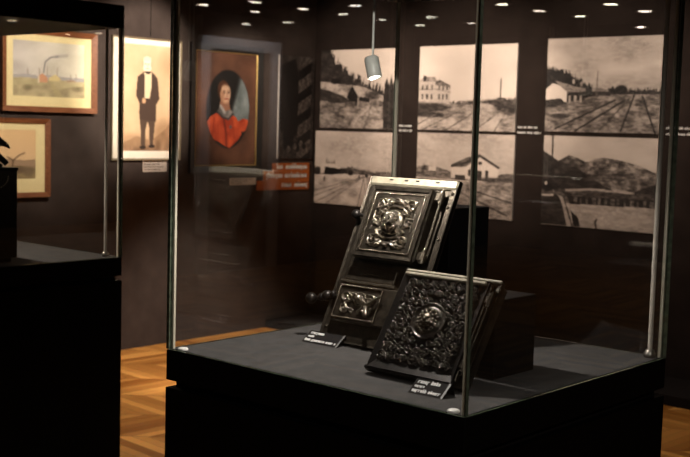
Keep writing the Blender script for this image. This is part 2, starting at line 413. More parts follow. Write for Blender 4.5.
def photo_platform():
    c = Canvas(150, 112); c.put(np.ones_like(c.y), .86-.10*c.noise((3,4),41)-.05*c.x)
    c.below([.50,.50,.47,.48,.50,.47,.50,.51,.52,.53,.52,.51], .26+.2*c.noise((16,8),42), jag=.03, seed=6)
    c.below([.60,.60,.60,.58,.57,.57,.575,.58,.59,.59], .70+.22*c.noise((9,14),43))
    c.poly([(.08,.47),(.13,.42),(.20,.44),(.33,.49),(.33,.51),(.14,.49),(.12,.58),(.08,.59)], .86); c.poly([(.13,.49),(.33,.51),(.33,.58),(.13,.60)], .05)
    for x, h in ((.14,.10),(.17,.06),(.24,.07),(.21,.03)): c.poly([(x,.45),(x+.012,.42-h*.6),(x+.024,.45)], .35)
    c.poly([(.33,.5),(.42,.52),(.42,.57),(.33,.58)], .16); c.ell(.46,.555,.035,.04,.10); c.ell(.03,.56,.04,.05,.16); c.poly([(.70,.54),(1,.52),(1,.59),(.70,.58)], .34+.2*c.noise((14,8),44), .8)
    c.ell(.57,.615,.010,.035,.10); c.ell(.13,.66,.010,.04,.15); c.ell(.66,.585,.02,.03,.15)
    for x1, aa in ((-.45,.6),(-.2,.7),(.0,.6),(.15,.5),(.56,.8),(.66,.5)): c.line([(.63,.60),(x1,1)], .007, .42, aa)
    c.poly([(.65,.6),(.78,.6),(1,.74),(1,1),(.74,1)], .50+.2*c.noise((10,10),45), .6)
    return sepia(c)
def photo_lake():
    c = Canvas(170, 132); c.put(np.ones_like(c.y), .88-.12*c.noise((3,3),51))
    c.below([.32,.30,.27,.21,.235,.28,.245,.22,.235,.25,.27,.30,.34,.38], .22+.5*c.noise((18,16),52)**1.4)
    c.below([.17,.23,.29,.31,.35,.40,.46,.52,.57,.60,.60,.55,.50,.48], .10+.16*c.noise((15,14),53))
    c.put(np.clip(1-np.hypot((c.x-.82)/.25,(c.y-.42)/.16),0,1), .6, .5)
    c.below([.6,.6,.58,.58,.58,.59,.6,.59,.6], .22+.2*c.noise((12,9),54))
    c.below([.75,.75,.74,.73,.72,.7,.7,.7], .68+.12*c.noise((4,8),55))
    c.poly([(.22,.64),(1,.635),(1,.735),(.26,.75)], .16)
    for k in range(14):
        x = .29+.054*k; wd = .022 if k % 3 else .034; c.poly([(x,.665),(x+wd,.665),(x+wd,.735),(x,.735)], .50, .7)
    c.line([(.22,.655),(1,.645)], .008, .34); c.line([(.22,.60),(.45,.575),(.8,.59)], .012, .72)
    c.poly([(0,.66),(.15,.66),(.3,1),(0,1)], .14+.1*c.noise((8,8),56)); c.poly([(.10,.61),(.15,.62),(.20,.68),(.25,.85),(.29,1),(.24,1),(.20,.80),(.17,.70)], .74); c.line([(.20,.68),(.29,1)], .008, .3); c.poly([(.10,.60),(.20,.63),(.21,.68),(.14,.66)], .45)
    c.poly([(.27,.82),(.34,.9),(.36,1),(.3,1)], .1); c.line([(.5,1),(.49,.93),(.5,.9)], .01, .2)
    c.line([(.08,0),(.09,.6)], .009, .15); c.ell(.05,.58,.05,.05,.08,1,.4); c.ell(.035,.535,.012,.02,.8); c.line([(0,.67),(.10,.665)], .010, .8)
    return sepia(c)
def photo_barrier():
    c = Canvas(90, 150); c.put(np.ones_like(c.y), .16+.12*c.noise((5,7),61))
    c.poly([(.05,.1),(.45,.02),(.6,.3),(.6,.75),(.15,.85)], .05); c.ell(.3,.7,.16,.2,.06); c.ell(.1,.45,.12,.28,.09)
    c.put(((c.x > .55) & (c.x < .92)).astype(float), .34)
    for k in range(5):
        y = .04+.22*k; c.poly([(.55,y+.1),(.92,y),(.92,y+.1),(.55,y+.2)], .07)
    for k in range(8): c.ell(.2+.09*k,.88+.03*math.sin(k*2.1),.05,.03,.4 if k % 2 else .05)
    return sepia(c)
def water_factory():
    c = Canvas(150, 98); sky = np.stack([.80+.1*c.x, .77+.1*c.x, .74+.04*c.x], -1)+(c.noise((3,3),71)-.5)[..., None]*.12
    c.put(np.ones_like(c.y), sky)
    c.below([.62,.6,.62,.6,.62,.63,.62], (.70,.68,.67)); c.below([.68,.66,.68,.70,.68,.69,.7], np.stack([.68+.14*c.noise((9,9),72)]*3, -1)*np.array([1.0,.93,.72]))
    c.line([(.42,.55),(.44,.36),(.52,.27),(.62,.25)], .016, (.45,.44,.46), .7); c.line([(.6,.25),(.75,.22)], .03, (.6,.58,.58), .4)
    for x,y0,h in ((.2,.6,.1),(.36,.6,.12),(.47,.6,.16),(.61,.6,.14),(.8,.66,.08),(.88,.66,.1)): c.line([(x,y0),(x,y0-h)], .007, (.5,.42,.4), .8)
    c.poly([(.34,.64),(.4,.57),(.47,.64),(.47,.74),(.34,.74)], (.84,.62,.48)); c.poly([(.34,.62),(.36,.62),(.36,.76),(.34,.76)], (.9,.84,.72))
    c.poly([(.48,.66),(.58,.58),(.66,.66),(.62,.71),(.5,.71)], (.88,.80,.58)); c.poly([(.74,.68),(.82,.66),(.9,.7),(.74,.72)], (.7,.6,.5))
    c.below([.82,.78,.8,.74,.84,.8,.78], np.stack([.60+.2*c.noise((10,10),73)]*3, -1)*np.array([1.0,.92,.72]), .8)
    c.poly([(.52,.78),(.56,.76),(.7,1),(.58,1)], (.74,.68,.5), .6); c.ell(.2,.85,.06,.05,(.42,.38,.28),.5,.9); c.ell(.9,.84,.08,.05,(.45,.40,.30),.5,.9)
    return c
def water_marsh():
    c = Canvas(110, 100, (.93,.78,.58)); c.put(np.clip(c.y*1.2-.1,0,1), (.88,.75,.60), .6)
    c.below([.62,.64,.6,.58,.6,.62,.6], (.66,.55,.44)); c.below([.78,.74,.76,.7,.72,.74,.78], np.stack([.48+.22*c.noise((8,8),81)]*3, -1)*np.array([1,.87,.62]))
    for pts in ([(.25,.75),(.3,.5),(.36,.35)],[(.3,.5),(.42,.3)],[(.66,.8),(.68,.62),(.76,.52),(.84,.47)],[(.2,.7),(.15,.4)],[(.68,.62),(.6,.55)]): c.line(pts, .014, (.42,.33,.25), .8)
    c.ell(.68,.82,.2,.08,(.42,.34,.27),.8,.7); c.ell(.9,.85,.1,.1,(.45,.38,.3),.7,.7); c.ell(.5,.72,.1,.03,(.8,.7,.62),.8,.7)
    return c
def print_gentleman():
    c = Canvas(96, 150, (.92,.78,.60)); c.put(np.ones_like(c.y), np.stack([.90-.12*c.noise((3,4),91), .76-.12*c.noise((3,4),91), .60-.12*c.noise((3,4),91)], -1))
    c.put(np.clip(1.15-np.hypot((c.x-.5)/.8,(c.y-.35)/.8),0,1), (.93,.80,.65), .5)
    c.below([.93,.9,.86,.88,.9,.84,.78,.66], np.stack([.66-.3*c.noise((9,12),92), .52-.26*c.noise((9,12),92), .40-.22*c.noise((9,12),92)], -1), .8); c.ell(.85,.83,.25,.12,(.60,.46,.33),.6,.8); c.ell(.93,.15,.2,.12,(.72,.58,.44),.5,.9); c.ell(.2,.9,.25,.06,(.7,.56,.42),.7,.8)
    D = (.30,.23,.19); D2 = (.34,.27,.22)
    c.poly([(.33,.62),(.50,.60),(.66,.62),(.63,.78),(.60,.95),(.54,.95),(.53,.78),(.50,.72),(.46,.80),(.46,.96),(.38,.96),(.37,.8)], D2)
    c.poly([(.30,.30),(.42,.25),(.58,.25),(.68,.31),(.72,.50),(.66,.56),(.66,.72),(.34,.70),(.34,.55),(.28,.48)], D)
    c.poly([(.43,.26),(.56,.26),(.56,.40),(.53,.50),(.44,.50),(.44,.36)], (.93,.83,.68))
    c.ell(.42,.525,.04,.025,(.86,.68,.52)); c.poly([(.28,.42),(.4,.5),(.4,.55),(.3,.5)], D)
    c.ell(.48,.185,.082,.074,(1,.93,.82)); c.ell(.48,.128,.076,.022,(.93,.85,.75),.8); c.ell(.405,.18,.016,.03,(.75,.65,.54),.8); c.ell(.555,.18,.016,.03,(.75,.65,.54),.8)
    for x in (.45,.51): c.ell(x,.178,.014,.007,(.45,.34,.26),.8,.6)
    c.line([(.48,.18),(.49,.205)], .004, (.7,.55,.42), .7); c.line([(.455,.222),(.51,.222)], .004, (.6,.42,.34), .8)
    c.poly([(.43,.245),(.56,.245),(.52,.275),(.46,.275)], (.25,.19,.15))
    c.ell(.41,.965,.06,.018,(.2,.15,.12)); c.ell(.58,.955,.06,.018,(.2,.15,.12))
    return c
def paint_portrait():
    def brown(c, k): return np.stack([.46-.14*c.noise((4,6),101+k), .30-.10*c.noise((4,6),101+k), .22-.08*c.noise((4,6),101+k)], -1)
    c = Canvas(110, 160); c.put(np.ones_like(c.y), brown(c, 0))
    inside = np.hypot((c.x-.525)/.365, (c.y-.50)/.353) < 1
    bg = Canvas(110, 160, (.07,.06,.055))
    lt = np.clip((bg.x-.60-.45*(.42-bg.y))/.07, 0, 1)*np.clip((.70-bg.y)/.08, 0, 1)
    bg.put(lt, np.stack([.66-.34*bg.noise((5,8),102), .70-.34*bg.noise((5,8),102), .70-.34*bg.noise((5,8),102)], -1), .9)
    bg.ell(.445,.335,.098,.092,(.30,.17,.10),1,.25)
    RD = np.stack([.90-.24*bg.noise((8,9),103), .38-.16*bg.noise((8,9),103), .21-.10*bg.noise((8,9),103)], -1)
    bg.poly([(.13,.70),(.16,.63),(.24,.57),(.36,.53),(.54,.53),(.66,.57),(.73,.63),(.76,.72),(.71,.77),(.62,.82),(.56,.85),(.48,.83),(.36,.79),(.22,.76),(.14,.74)], RD)
    bg.poly([(.70,.61),(.78,.58),(.87,.59),(.88,.66),(.80,.70),(.74,.69)], RD)
    bg.line([(.30,.58),(.27,.74)], .010, (.62,.20,.10), .6); bg.line([(.60,.60),(.64,.76)], .010, (.62,.20,.10), .6); bg.line([(.46,.60),(.50,.72),(.51,.83)], .012, (.45,.13,.08), .8)
    bg.poly([(.20,.77),(.34,.80),(.48,.84),(.54,.88),(.40,.90),(.26,.84)], (.24,.21,.20)); bg.poly([(.20,.78),(.28,.80),(.30,.85),(.24,.83)], (.74,.70,.66)); bg.poly([(.36,.82),(.46,.85),(.48,.88),(.38,.87)], (.70,.66,.62))
    bg.poly([(.40,.42),(.54,.42),(.57,.52),(.48,.55),(.37,.52)], (.66,.46,.36))
    bg.poly([(.34,.53),(.40,.46),(.48,.52),(.57,.50),(.62,.54),(.54,.60),(.44,.58)], np.stack([.60-.3*bg.noise((14,14),104)]*3, -1)*np.array([1,.95,.92])); bg.line([(.35,.53),(.44,.575),(.53,.59),(.61,.54)], .010, (.2,.17,.17), .8)
    bg.line([(.40,.47),(.47,.53)], .012, (.82,.80,.78), .8); bg.ell(.575,.66,.022,.018,(.34,.36,.40),.9)
    bg.ell(.475,.362,.086,.086,(.86,.66,.52),1,.15); bg.ell(.505,.365,.055,.075,(.95,.79,.67),.7,.7); bg.ell(.43,.385,.03,.05,(.74,.52,.40),.5,.9)
    bg.put(np.clip((1-np.hypot((bg.x-.44)/.098, (bg.y-.315)/.072))/.15, 0, 1)*((bg.y < .30) | (bg.x < .405+.4*(.33-bg.y))), (.36,.21,.13)); bg.ell(.475,.315,.06,.035,(.93,.76,.63),.8,.5)
    for x in (.458,.530): bg.ell(x,.352,.017,.007,(.25,.17,.14),.9,.5); bg.line([(x-.02,.337),(x+.02,.335)], .004, (.45,.30,.22), .7)
    bg.line([(.502,.352),(.514,.382),(.497,.386)], .005, (.70,.48,.38), .7); bg.line([(.472,.408),(.522,.406)], .007, (.70,.36,.31), .9)
    c.a[inside] = bg.a[inside]
    e = np.abs(np.hypot((c.x-.525)/.365, (c.y-.50)/.353)-1); c.put(np.clip(1.3-e/.012, 0, 1), (.20,.13,.10), .7)
    return c

def picture_grid(cv, w, h, name, parent, x0, z0, y, m):
    # front faces -y; image top at top
    H, W = cv.h, cv.w
    xs = x0 + np.linspace(0, w, W); zs = z0 + np.linspace(h, 0, H)
    XX, ZZ = np.meshgrid(xs, zs); V = np.stack([XX.ravel(), np.full(W*H, y), ZZ.ravel()], 1)
    i = np.arange((H-1)*(W-1)); r, q = i//(W-1), i % (W-1); a = r*W+q
    F = np.stack([a, a+W, a+W+1, a+1], 1)
    me = bpy.data.meshes.new(name); me.from_pydata(V.tolist(), [], F.tolist())
    at = me.color_attributes.new('ink', 'FLOAT_COLOR', 'POINT')
    rgba = np.ones((W*H, 4)); rgba[:, :3] = s2l(np.clip(cv.a, 0, 1)).reshape(-1, 3)
    at.data.foreach_set('color', rgba.ravel().astype(np.float32)); me.materials.append(m); me.update()
    o = bpy.data.objects.new(name, me); col.objects.link(o); o.parent = parent
    return o

# photographs on the back wall: local frame = world (x right, z up, face -y)
photos = [
 (photo_hillside, -6.045, -5.285, 1.547, 2.147, 'sepia photograph of a train below a wooded hillside, in the upper row'),
 (photo_building, -5.07, -4.235, 1.553, 2.152, 'sepia photograph of a large pale building beside a dirt road'),
 (photo_rail_yard, -4.0, -3.18, 1.565, 2.174, 'sepia photograph of a rail yard with a white gabled station and dark trees'),
 (photo_platform, -6.085, -5.27, .953, 1.522, 'sepia photograph of station tracks with a low shed, directly below the hillside photograph'),
 (photo_station, -5.067, -4.23, .947, 1.532, 'sepia photograph of a small white station house with a pointed gable'),
 (photo_lake, -4.0, -3.165, .944, 1.537, 'sepia photograph of mountains behind a trestle bridge over water')]
for fn, x0, x1, z0, z1, lab in photos:
    t = thing('wall_photograph', lab, 'photograph', ((x0+x1)/2, BY, z0), group='sepia railway photographs on the back wall')
    hw = (x1-x0)/2
    MB().box((-hw, -.012, 0), (hw, 0, z1-z0)).build('backing_board', MPAPER, t)
    picture_grid(fn(), 2*hw, z1-z0, 'print', t, -hw, 0, -.0125, MPIC)

# left wall things: local x runs along +Y of the room, local -y faces the room (+X)
LROT = (0, 0, PI/2)
def lw(name, lab, cat, y, z, group=None): return thing(name, lab, cat, (LX, y, z), LROT, group)

t = lw('wall_photograph', 'dark sepia photograph with a diagonally striped post, in the corner of the two walls', 'photograph', 6.335, 1.30)
MB().box((-.195, -.012, 0), (.195, 0, .79)).build('backing_board', MPAPER, t)
picture_grid(photo_barrier(), .39, .79, 'print', t, -.195, 0, -.0125, MPIC)

def framed(name, lab, cat, y0, y1, z0, z1, fw, fm, mw_, mm, cv, pm, depth=.035, group=None, slip=None):
    # y0..y1, z0..z1 outer size of the mount; fw frame width outside it; mw_ = (left, right, bottom, top) mount widths
    t = lw(name, lab, cat, (y0+y1)/2, z0-fw, group); hw = (y1-y0)/2; h = z1-z0
    fr = MB(); fr.ring((-hw-fw, 0, hw+fw, h+2*fw), (-hw, fw, hw, fw+h), -depth, -.002, .012)
    fr.box((-hw-fw*.5, -.008, fw*.5), (hw+fw*.5, 0, h+fw*1.5)); fr.build('frame', fm, t)
    x0, x1, b0, b1 = -hw+mw_[0], hw-mw_[1], fw+mw_[2], fw+h-mw_[3]
    if mm: MB().ring((-hw, fw, hw, fw+h), (x0, b0, x1, b1), -.014, -.009, .002).build('mount', mm, t)
    if slip:
        MB().ring((-hw, fw, hw, fw+h), (-hw+slip, fw+slip, hw-slip, fw+h-slip), -.018, -.009, .004).build('gilt_slip', MGILT, t)
    picture_grid(cv, x1-x0, b1-b0, 'print' if pm is MPIC else 'painting', t, x0, b0, -.0095, pm)
    return t
framed('framed_watercolour', 'framed watercolour of a smoking factory in a landscape, red-brown wooden frame', 'picture', 3.79, 4.413, 1.63, 2.073, .034, MFRAME, (.05,.05,.062,.042), MMAT, water_factory(), MPAINT, group='framed watercolours on the left wall')
framed('framed_watercolour', 'framed watercolour of bare branches over a marsh, hung below the factory picture', 'picture', 3.45, 4.066, 1.095, 1.524, .030, MFRAME, (.06,.064,.085,.042), MMAT, water_marsh(), MPAINT, group='framed watercolours on the left wall')
framed('framed_print', 'standing full-length gentleman in a dark tailcoat on a tall white-bordered print', 'picture', 4.59, 5.155, 1.305, 2.105, .012, MGILT2, (.065,.045,.05,.035), MMATW, print_gentleman(), MPIC, depth=.022)
framed('framed_portrait', 'painted portrait of a person in a red cape inside a dark oval', 'picture', 5.305, 5.905, 1.25, 2.072, .05, MBLKFR, (.008,.008,.008,.008), None, paint_portrait(), MPAINT, slip=.006, depth=.026)

def glyphs(mb, x, z, length, xh, y=-.001, seed=0, gaps=True):
    # one line of word-shaped lettering, letters built from upright and cross strokes
    r = random.Random(seed); end = x+length; sw = xh*.27; left = r.randint(4, 9) if gaps else 99
    while x < end-xh*.5:
        if left == 0: x += xh*.6; left = r.randint(3, 9); continue
        k = r.random(); wd = xh*r.uniform(.45, .7); top = xh*(1.45 if k < .18 else 1); bot = -xh*.35 if k > .93 else 0
        mb.box((x, y, z+bot), (x+sw, 0, z+top))
        if k < .8: mb.box((x+wd-sw, y, z), (x+wd, 0, z+xh))
        mb.box((x, y, z+xh*(1-.22)), (x+wd, 0, z+xh))
        if k < .55: mb.box((x, y, z), (x+wd, 0, z+xh*.2))
        x += wd+xh*.16; left -= 1

# labels by the pictures
t = lw('wall_label', 'small pale paper label under the print of the standing gentleman', 'label', 4.955, 1.212)
MB().box((-.105, -.003, 0), (.105, 0, .082)).build('card', MLABEL, t)
for k in range(4): mb = MB(); glyphs(mb, -.092, .066-.018*k, .17-.03*(k % 2), .007, -.0035, k); mb.build('lettering', MINKD, t)
t = lw('wall_label', 'small pale paper label under the portrait in the red cape', 'label', 5.79, 1.105)
MB().box((-.135, -.003, 0), (.135, 0, .052)).build('card', MLABEL, t)
for k in range(3): mb = MB(); glyphs(mb, -.122, .038-.014*k, .22-.05*k, .006, -.0035, 10+k); mb.build('lettering', MINKD, t)
# orange caption strips
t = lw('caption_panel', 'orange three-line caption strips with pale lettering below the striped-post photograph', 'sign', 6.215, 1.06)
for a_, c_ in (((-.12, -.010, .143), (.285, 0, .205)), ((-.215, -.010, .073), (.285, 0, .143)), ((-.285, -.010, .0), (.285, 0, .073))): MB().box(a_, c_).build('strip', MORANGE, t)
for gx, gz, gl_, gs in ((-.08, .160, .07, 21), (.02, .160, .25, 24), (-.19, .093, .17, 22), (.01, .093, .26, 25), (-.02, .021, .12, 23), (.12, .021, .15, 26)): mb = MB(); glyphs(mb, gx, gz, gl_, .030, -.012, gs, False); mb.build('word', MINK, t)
# photo captions on the back wall
for x0, ln, z, lab in ((-5.255, .14, 1.535, 'two-line white caption between the left and middle photograph columns'), (-4.22, .19, 1.545, 'two-line white caption between the middle and right photograph columns'), (-3.14, .2, 1.56, 'two-line white caption to the right of the rail yard photograph')):
    t = thing('wall_caption', lab, 'caption', (x0, BY, z), group='white captions on the back wall')
    for gz, gl_, gs in ((.036, ln*.85, 0), (0, ln, 5)): mb = MB(); glyphs(mb, 0, gz, gl_, .012, -.002, int(z*1000)+gs); mb.build('lettering', MINK, t)

# ------------------------------------------------------------------ display cases
def display_case(name, lab, x0, x1, y0, y1, rods):
    zt, zg, zh = .95, 1.955, 2.055
    t = thing(name, lab, 'display case', ((x0+x1)/2, (y0+y1)/2, 0), group='black glass display cases')
    hx, hy = (x1-x0)/2, (y1-y0)/2
    b = MB(); b.box((-hx, -hy, 0), (hx, hy, .845)); b.build('plinth', MBLACK, t)
    MB().box((-hx+.02, -hy+.02, .845), (hx-.02, hy-.02, .866)).build('recess', MTRIM, t)
    lid = MB(); lid.bbox((-hx, -hy, .866), (hx, hy, zt-.003), .002); lid.build('tray', MBLACK, t)
    MB().box((-hx+.004, -hy+.004, zt-.003), (hx-.004, hy-.004, zt)).build('cloth_top', MCLOTH, t)
    g = .010
    def pane(a, c, edge_sides):
        mb = MB(); mb.box(a, c)
        for i, f in enumerate(mb.f[:]):
            # faces order: bottom, top, -y, +x, +y, -x
            mb.mi[i] = 1 if i in edge_sides else 0
        return mb.build('glass_pane', [MGLASS, MEDGE], t)
    e = .0005
    pane((-hx+g+e, -hy, zt), (hx, -hy+g, zg), (0, 1, 3, 5))            # front-left face, covers the front corner
    pane((hx-g, -hy+g+e, zt), (hx, hy, zg), (0, 1, 2, 4))              # front-right face
    pane((-hx, hy-g, zt), (hx-g-e, hy, zg), (0, 1, 3, 5))              # back-right
    pane((-hx, -hy, zt), (-hx+g, hy-g-e, zg), (0, 1, 2, 4))            # back-left
    for sx, sy in ((1, -1), (-1, -1), (1, 1), (-1, 1)):
        cx_, cy_ = sx*(hx-.0135), sy*(hy-.0135)
        MB().box((cx_-.0034, cy_-.0034, zt), (cx_+.0034, cy_+.0034, zg)).build('bevel_strip', MBEVEL, t)
    hd = MB(); hd.bbox((-hx-.001, -hy-.001, zg), (hx+.001, hy+.001, zh), .003); hd.build('hood', MBLACK, t)
    for rx, ry in rods:
        r = MB().tube([(rx, ry, zt), (rx, ry, zg)], .0065, 14).build('support_rod', MROD, t)
        MB().lathe([(0, zt), (.016, zt), (.016, zt+.012), (.012, zt+.016), (.012, zt+.02), (.0065, zt+.021)], (rx, ry, 0), n=20).build('rod_foot', MSTEEL, r)
    for sx, sy in ((1, -1), (-1, -1)):
        MB().lathe([(.014, zt), (.014, zt+.004), (.011, zt+.006), (0, zt+.006)], (sx*(hx-.045), sy*(hy-.02), 0), n=20).build('glass_clip', MWHITE, t)
    return t
display_case('display_case', 'square glass display case on a black plinth holding two iron oven doors', -2.3115, -1.336, 1.9185, 2.86, [(.4537, .4408)])
display_case('display_case', 'black display case at the left edge holding a dark iron block and figurine', -5.03, -4.03, 2.14, 3.085, [(.435, .43)])

# pendant lamp in the main case, unseen copy added to light the left one
axis = Vector((.34, -.08, -1)).normalized()
def pendant(lab, lx, ly, lz):
    t = thing('pendant_spotlight', lab, 'lamp', (lx, ly, lz), group='pendant spotlights in the cases')
    MB().tube([(-.002, 0, .026), (-.002, 0, 1.955-lz)], .0032, 10).build('rod', MLAMP, t)
    a = tuple(axis)
    MB().lathe([(0,-.028), (.0165,-.028), (.0195,-.024), (.0195,.028), (.0175,.030), (.0160,.026), (.0160,.018)], ax=a, n=28).build('lamp_head', MLAMP, t)
    MB().lathe([(.0160,.019), (0,.019)], ax=a, n=24).build('lens', MGLOW, t)
    k = MB(); k.ball((.018, 0, -.014), .003); k.build('screw', MLAMP, t)
lx, ly, lz = -1.94, 2.30, 1.712
pendant('small silver cylinder spotlight hanging on a thin rod above the iron oven doors', lx, ly, lz)
pendant('small silver cylinder spotlight added out of view to light the left case', -4.55, 2.55, lz)

# ------------------------------------------------------------------ iron oven doors
def spiral(cx, cz, r, turns, a0, sgn=1, n=26):
    return [(cx+r*(1-.85*i/n)*math.cos(a0+sgn*turns*2*PI*i/n), cz+r*(1-.85*i/n)*math.sin(a0+sgn*turns*2*PI*i/n)) for i in range(n+1)]
def relief(W, Hh, step, curves, blobs, parent, name, m, y, ground=0.0):
    nx, nz = int(W/step)+1, int(Hh/step)+1
    xs = np.linspace(0, W, nx); zs = np.linspace(0, Hh, nz); X, Z = np.meshgrid(xs, zs); Hm = np.full(X.shape, ground)
    for pts, rr, hh in curves:
        P = np.array(pts); D = np.full(X.shape, 9.)
        lo, hi = P.min(0)-rr, P.max(0)+rr
        msk = (X >= lo[0]) & (X <= hi[0]) & (Z >= lo[1]) & (Z <= hi[1])
        if not msk.any(): continue
        xx, zz = X[msk], Z[msk]; dd = np.full(xx.shape, 9.)
        for (ax_, az), (bx, bz) in zip(P[:-1], P[1:]):
            dx, dz = bx-ax_, bz-az; tt = np.clip(((xx-ax_)*dx+(zz-az)*dz)/(dx*dx+dz*dz+1e-12), 0, 1)
            dd = np.minimum(dd, np.hypot(xx-ax_-tt*dx, zz-az-tt*dz))
        Hm[msk] = np.maximum(Hm[msk], hh*np.sqrt(np.clip(1-(dd/rr)**2, 0, 1)))
    for cx, cz, rx, rz, an, hh in blobs:
        ca, sa = math.cos(an), math.sin(an); u = ((X-cx)*ca+(Z-cz)*sa)/rx; v = (-(X-cx)*sa+(Z-cz)*ca)/rz
        Hm = np.maximum(Hm, hh*np.sqrt(np.clip(1-u*u-v*v, 0, 1)))
    Hm[0, :] = Hm[-1, :] = 0; Hm[:, 0] = Hm[:, -1] = 0
    V = np.stack([X.ravel(), (y-Hm).ravel(), Z.ravel()], 1)
    i = np.arange((nz-1)*(nx-1)); r, q = i//(nx-1), i % (nx-1); a_ = r*nx+q
    mb = MB(); mb.add(V.tolist(), np.stack([a_, a_+1, a_+nx+1, a_+nx], 1).tolist(), True)
    hf = Hm.ravel(); hm = (hf[a_]+hf[a_+1]+hf[a_+nx]+hf[a_+nx+1])/4; mb.mi = [int(h < .0022) for h in hm]  # lowest faces take the darker iron: recess shade put into colour
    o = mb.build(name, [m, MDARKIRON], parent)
    return o
def mirror(cs, W):
    return cs + [([(W-x, z) for x, z in p], r, h) for p, r, h in cs]
def mirrorb(bs, W):
    return bs + [(W-x, z, a, b, PI-an, h) for x, z, a, b, an, h in bs]

# --- tall plate with two doors
TILT = math.radians(25.46)
PT = .018
t = thing('stove_plate', 'tall cast-iron oven front with an upper and a lower door, leaning back in the case', 'oven door', (-2.117, 2.3057, .95 + PT*math.sin(TILT)), (-TILT, 0, 0))
Wp, Hp = .317, .503
fr = MB(); fr.box((.004, .004, .004), (Wp-.004, PT, Hp-.004))
fr.ring((0, 0, Wp, Hp), (.022, .022, Wp-.022, Hp-.02), 0, .012, .0)
for (o_, i_, yf) in (((.0, .0, Wp, Hp), (.006, .006, Wp-.006, Hp-.006), -.004),): fr.ring(o_, i_, yf, .006, .003)
fr.build('frame', MIRON, t)
top = MB(); top.bbox((.002, -.006, Hp-.027), (Wp-.002, .010, Hp+.001), .005)
top.build('top_rail', MIRONLIT, t)
for x in (.075, .13, .17, .24):
    MB().box((x, -.0075, Hp-.012), (x+.012, -.005, Hp-.008)).build('notch', MDARKIRON, t)
for x, z in ((.302, .465), (.300, .424), (.302, .33), (.302, .2), (.302, .09), (.015, .04), (.018, .47)):
    MB().ball((x, -.001, z), .0052, 10, 6, (1, .7, 1)).build('rivet', MIRON2, t)
# upper door
ud = MB(); ud.bbox((.05, -.036, .243), (.268, .002, .463), .006); u = ud.build('upper_door', MIRON, t)
rf = MB(); rf.ring((.053, .246, .265, .457), (.062, .255, .256, .448), -.042, -.034, .002); rf.build('door_moulding', MIRON, u)
bd = MB()
x0, z0, x1, z1 = .0715, .2645, .2465, .4385
n = 34
for k in range(n+1):
    f_ = k/n
    for p in ((x0+(x1-x0)*f_, z0), (x0+(x1-x0)*f_, z1), (x0, z0+(z1-z0)*f_), (x1, z0+(z1-z0)*f_)): bd.ball((p[0], -.037, p[1]), .0031, 8, 5)
bd.build('bead_border', MIRON2, u)
Wr, Hr = .162, .160
cs = [(spiral(.028, .132, .018, 1.4, PI*.2), .0030, .008), (spiral(.028, .03, .018, 1.4, -PI*.2, -1), .0030, .008),
      (spiral(.027, .083, .014, 1.3, PI*.9), .0028, .007), (spiral(.060, .142, .011, 1.2, PI*1.2, -1), .0026, .007), (spiral(.058, .02, .011, 1.2, PI*.7), .0026, .007),
      ([(.028, .105), (.045, .118), (.058, .126), (.081, .128)], .0030, .008), ([(.03, .055), (.045, .045), (.06, .036), (.081, .034)], .0030, .008),
      ([(.012, .146), (.03, .151), (.05, .153)], .0022, .006), ([(.012, .014), (.03, .009), (.05, .008)], .0022, .006), ([(.010, .11), (.013, .083), (.010, .056)], .0022, .006)]
bl = []
r_ = random.Random(5)
for (cx, cz, rd) in ((.030, .130, .019), (.030, .030, .019), (.024, .081, .014), (.052, .142, .010), (.052, .018, .010), (.046, .108, .010), (.046, .056, .010)):
    for k in range(11):
        an = r_.uniform(0, 2*PI); rr = rd*math.sqrt(r_.random()); bl.append((min(max(cx+rr*math.cos(an), .008), .078), min(max(cz+rr*math.sin(an), .008), .152), r_.uniform(.0042, .0065), r_.uniform(.0026, .004), an+r_.uniform(-.7, .7), r_.uniform(.006, .015)))
bl = mirrorb(bl, Wr) + [(.081, .145, .022, .008, 0, .009), (.081, .15, .012, .005, 0, .013), (.081, .018, .022, .007, 0, .009), (.081, .012, .01, .006, 0, .013)]
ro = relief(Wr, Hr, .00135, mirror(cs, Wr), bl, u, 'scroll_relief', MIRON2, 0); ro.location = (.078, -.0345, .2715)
# medallion with a face mask
md = MB(); c0 = (.159, -.0345, .352)
md.lathe([(.037, 0), (.036, .006), (.032, .007), (.030, .0045), (.028, .008), (.022, .014), (.012, .018), (0, .019)], c0, (0, -1, 0), 36)
for k in range(30):
    an = 2*PI*k/30; md.ball((c0[0]+.0335*math.cos(an), c0[1]-.007, c0[2]+.0335*math.sin(an)), .0026, 6, 4)
md.build('medallion', MIRON2, u)
fc = MB()
fc.ball((c0[0], c0[1]-.014, c0[2]-.002), .0215, 18, 12, (.9, .95, 1.1))
fc.ball((c0[0], c0[1]-.0345, c0[2]-.004), .0050, 8, 6, (.8, 1, 1.5)); fc.ball((c0[0], c0[1]-.019, c0[2]+.013), .015, 12, 8, (1.1, .6, .55))
for s_ in (-1, 1):
    fc.ball((c0[0]+s_*.0075, c0[1]-.0325, c0[2]+.002), .0036, 8, 6, (1.2, .8, .7)); fc.ball((c0[0]+s_*.0075, c0[1]-.0325, c0[2]+.0075), .0042, 8, 6, (1.3, .7, .5)); fc.ball((c0[0]+s_*.0085, c0[1]-.0295, c0[2]-.008), .0055, 8, 6)
    for k in range(5): fc.ball((c0[0]+s_*(.016+.002*math.sin(k*2)), c0[1]-.014, c0[2]+.015-.008*k), .006, 8, 6)
fc.ball((c0[0], c0[1]-.0325, c0[2]-.0125), .0048, 8, 6, (1.5, .7, .5)); fc.ball((c0[0], c0[1]-.0285, c0[2]-.019), .0055, 8, 6)
for k in range(5): fc.ball((c0[0]+.0065*(k-2), c0[1]-.018, c0[2]+.021-.001*abs(k-2)), .005, 8, 6, (.8, 1, 1.5))
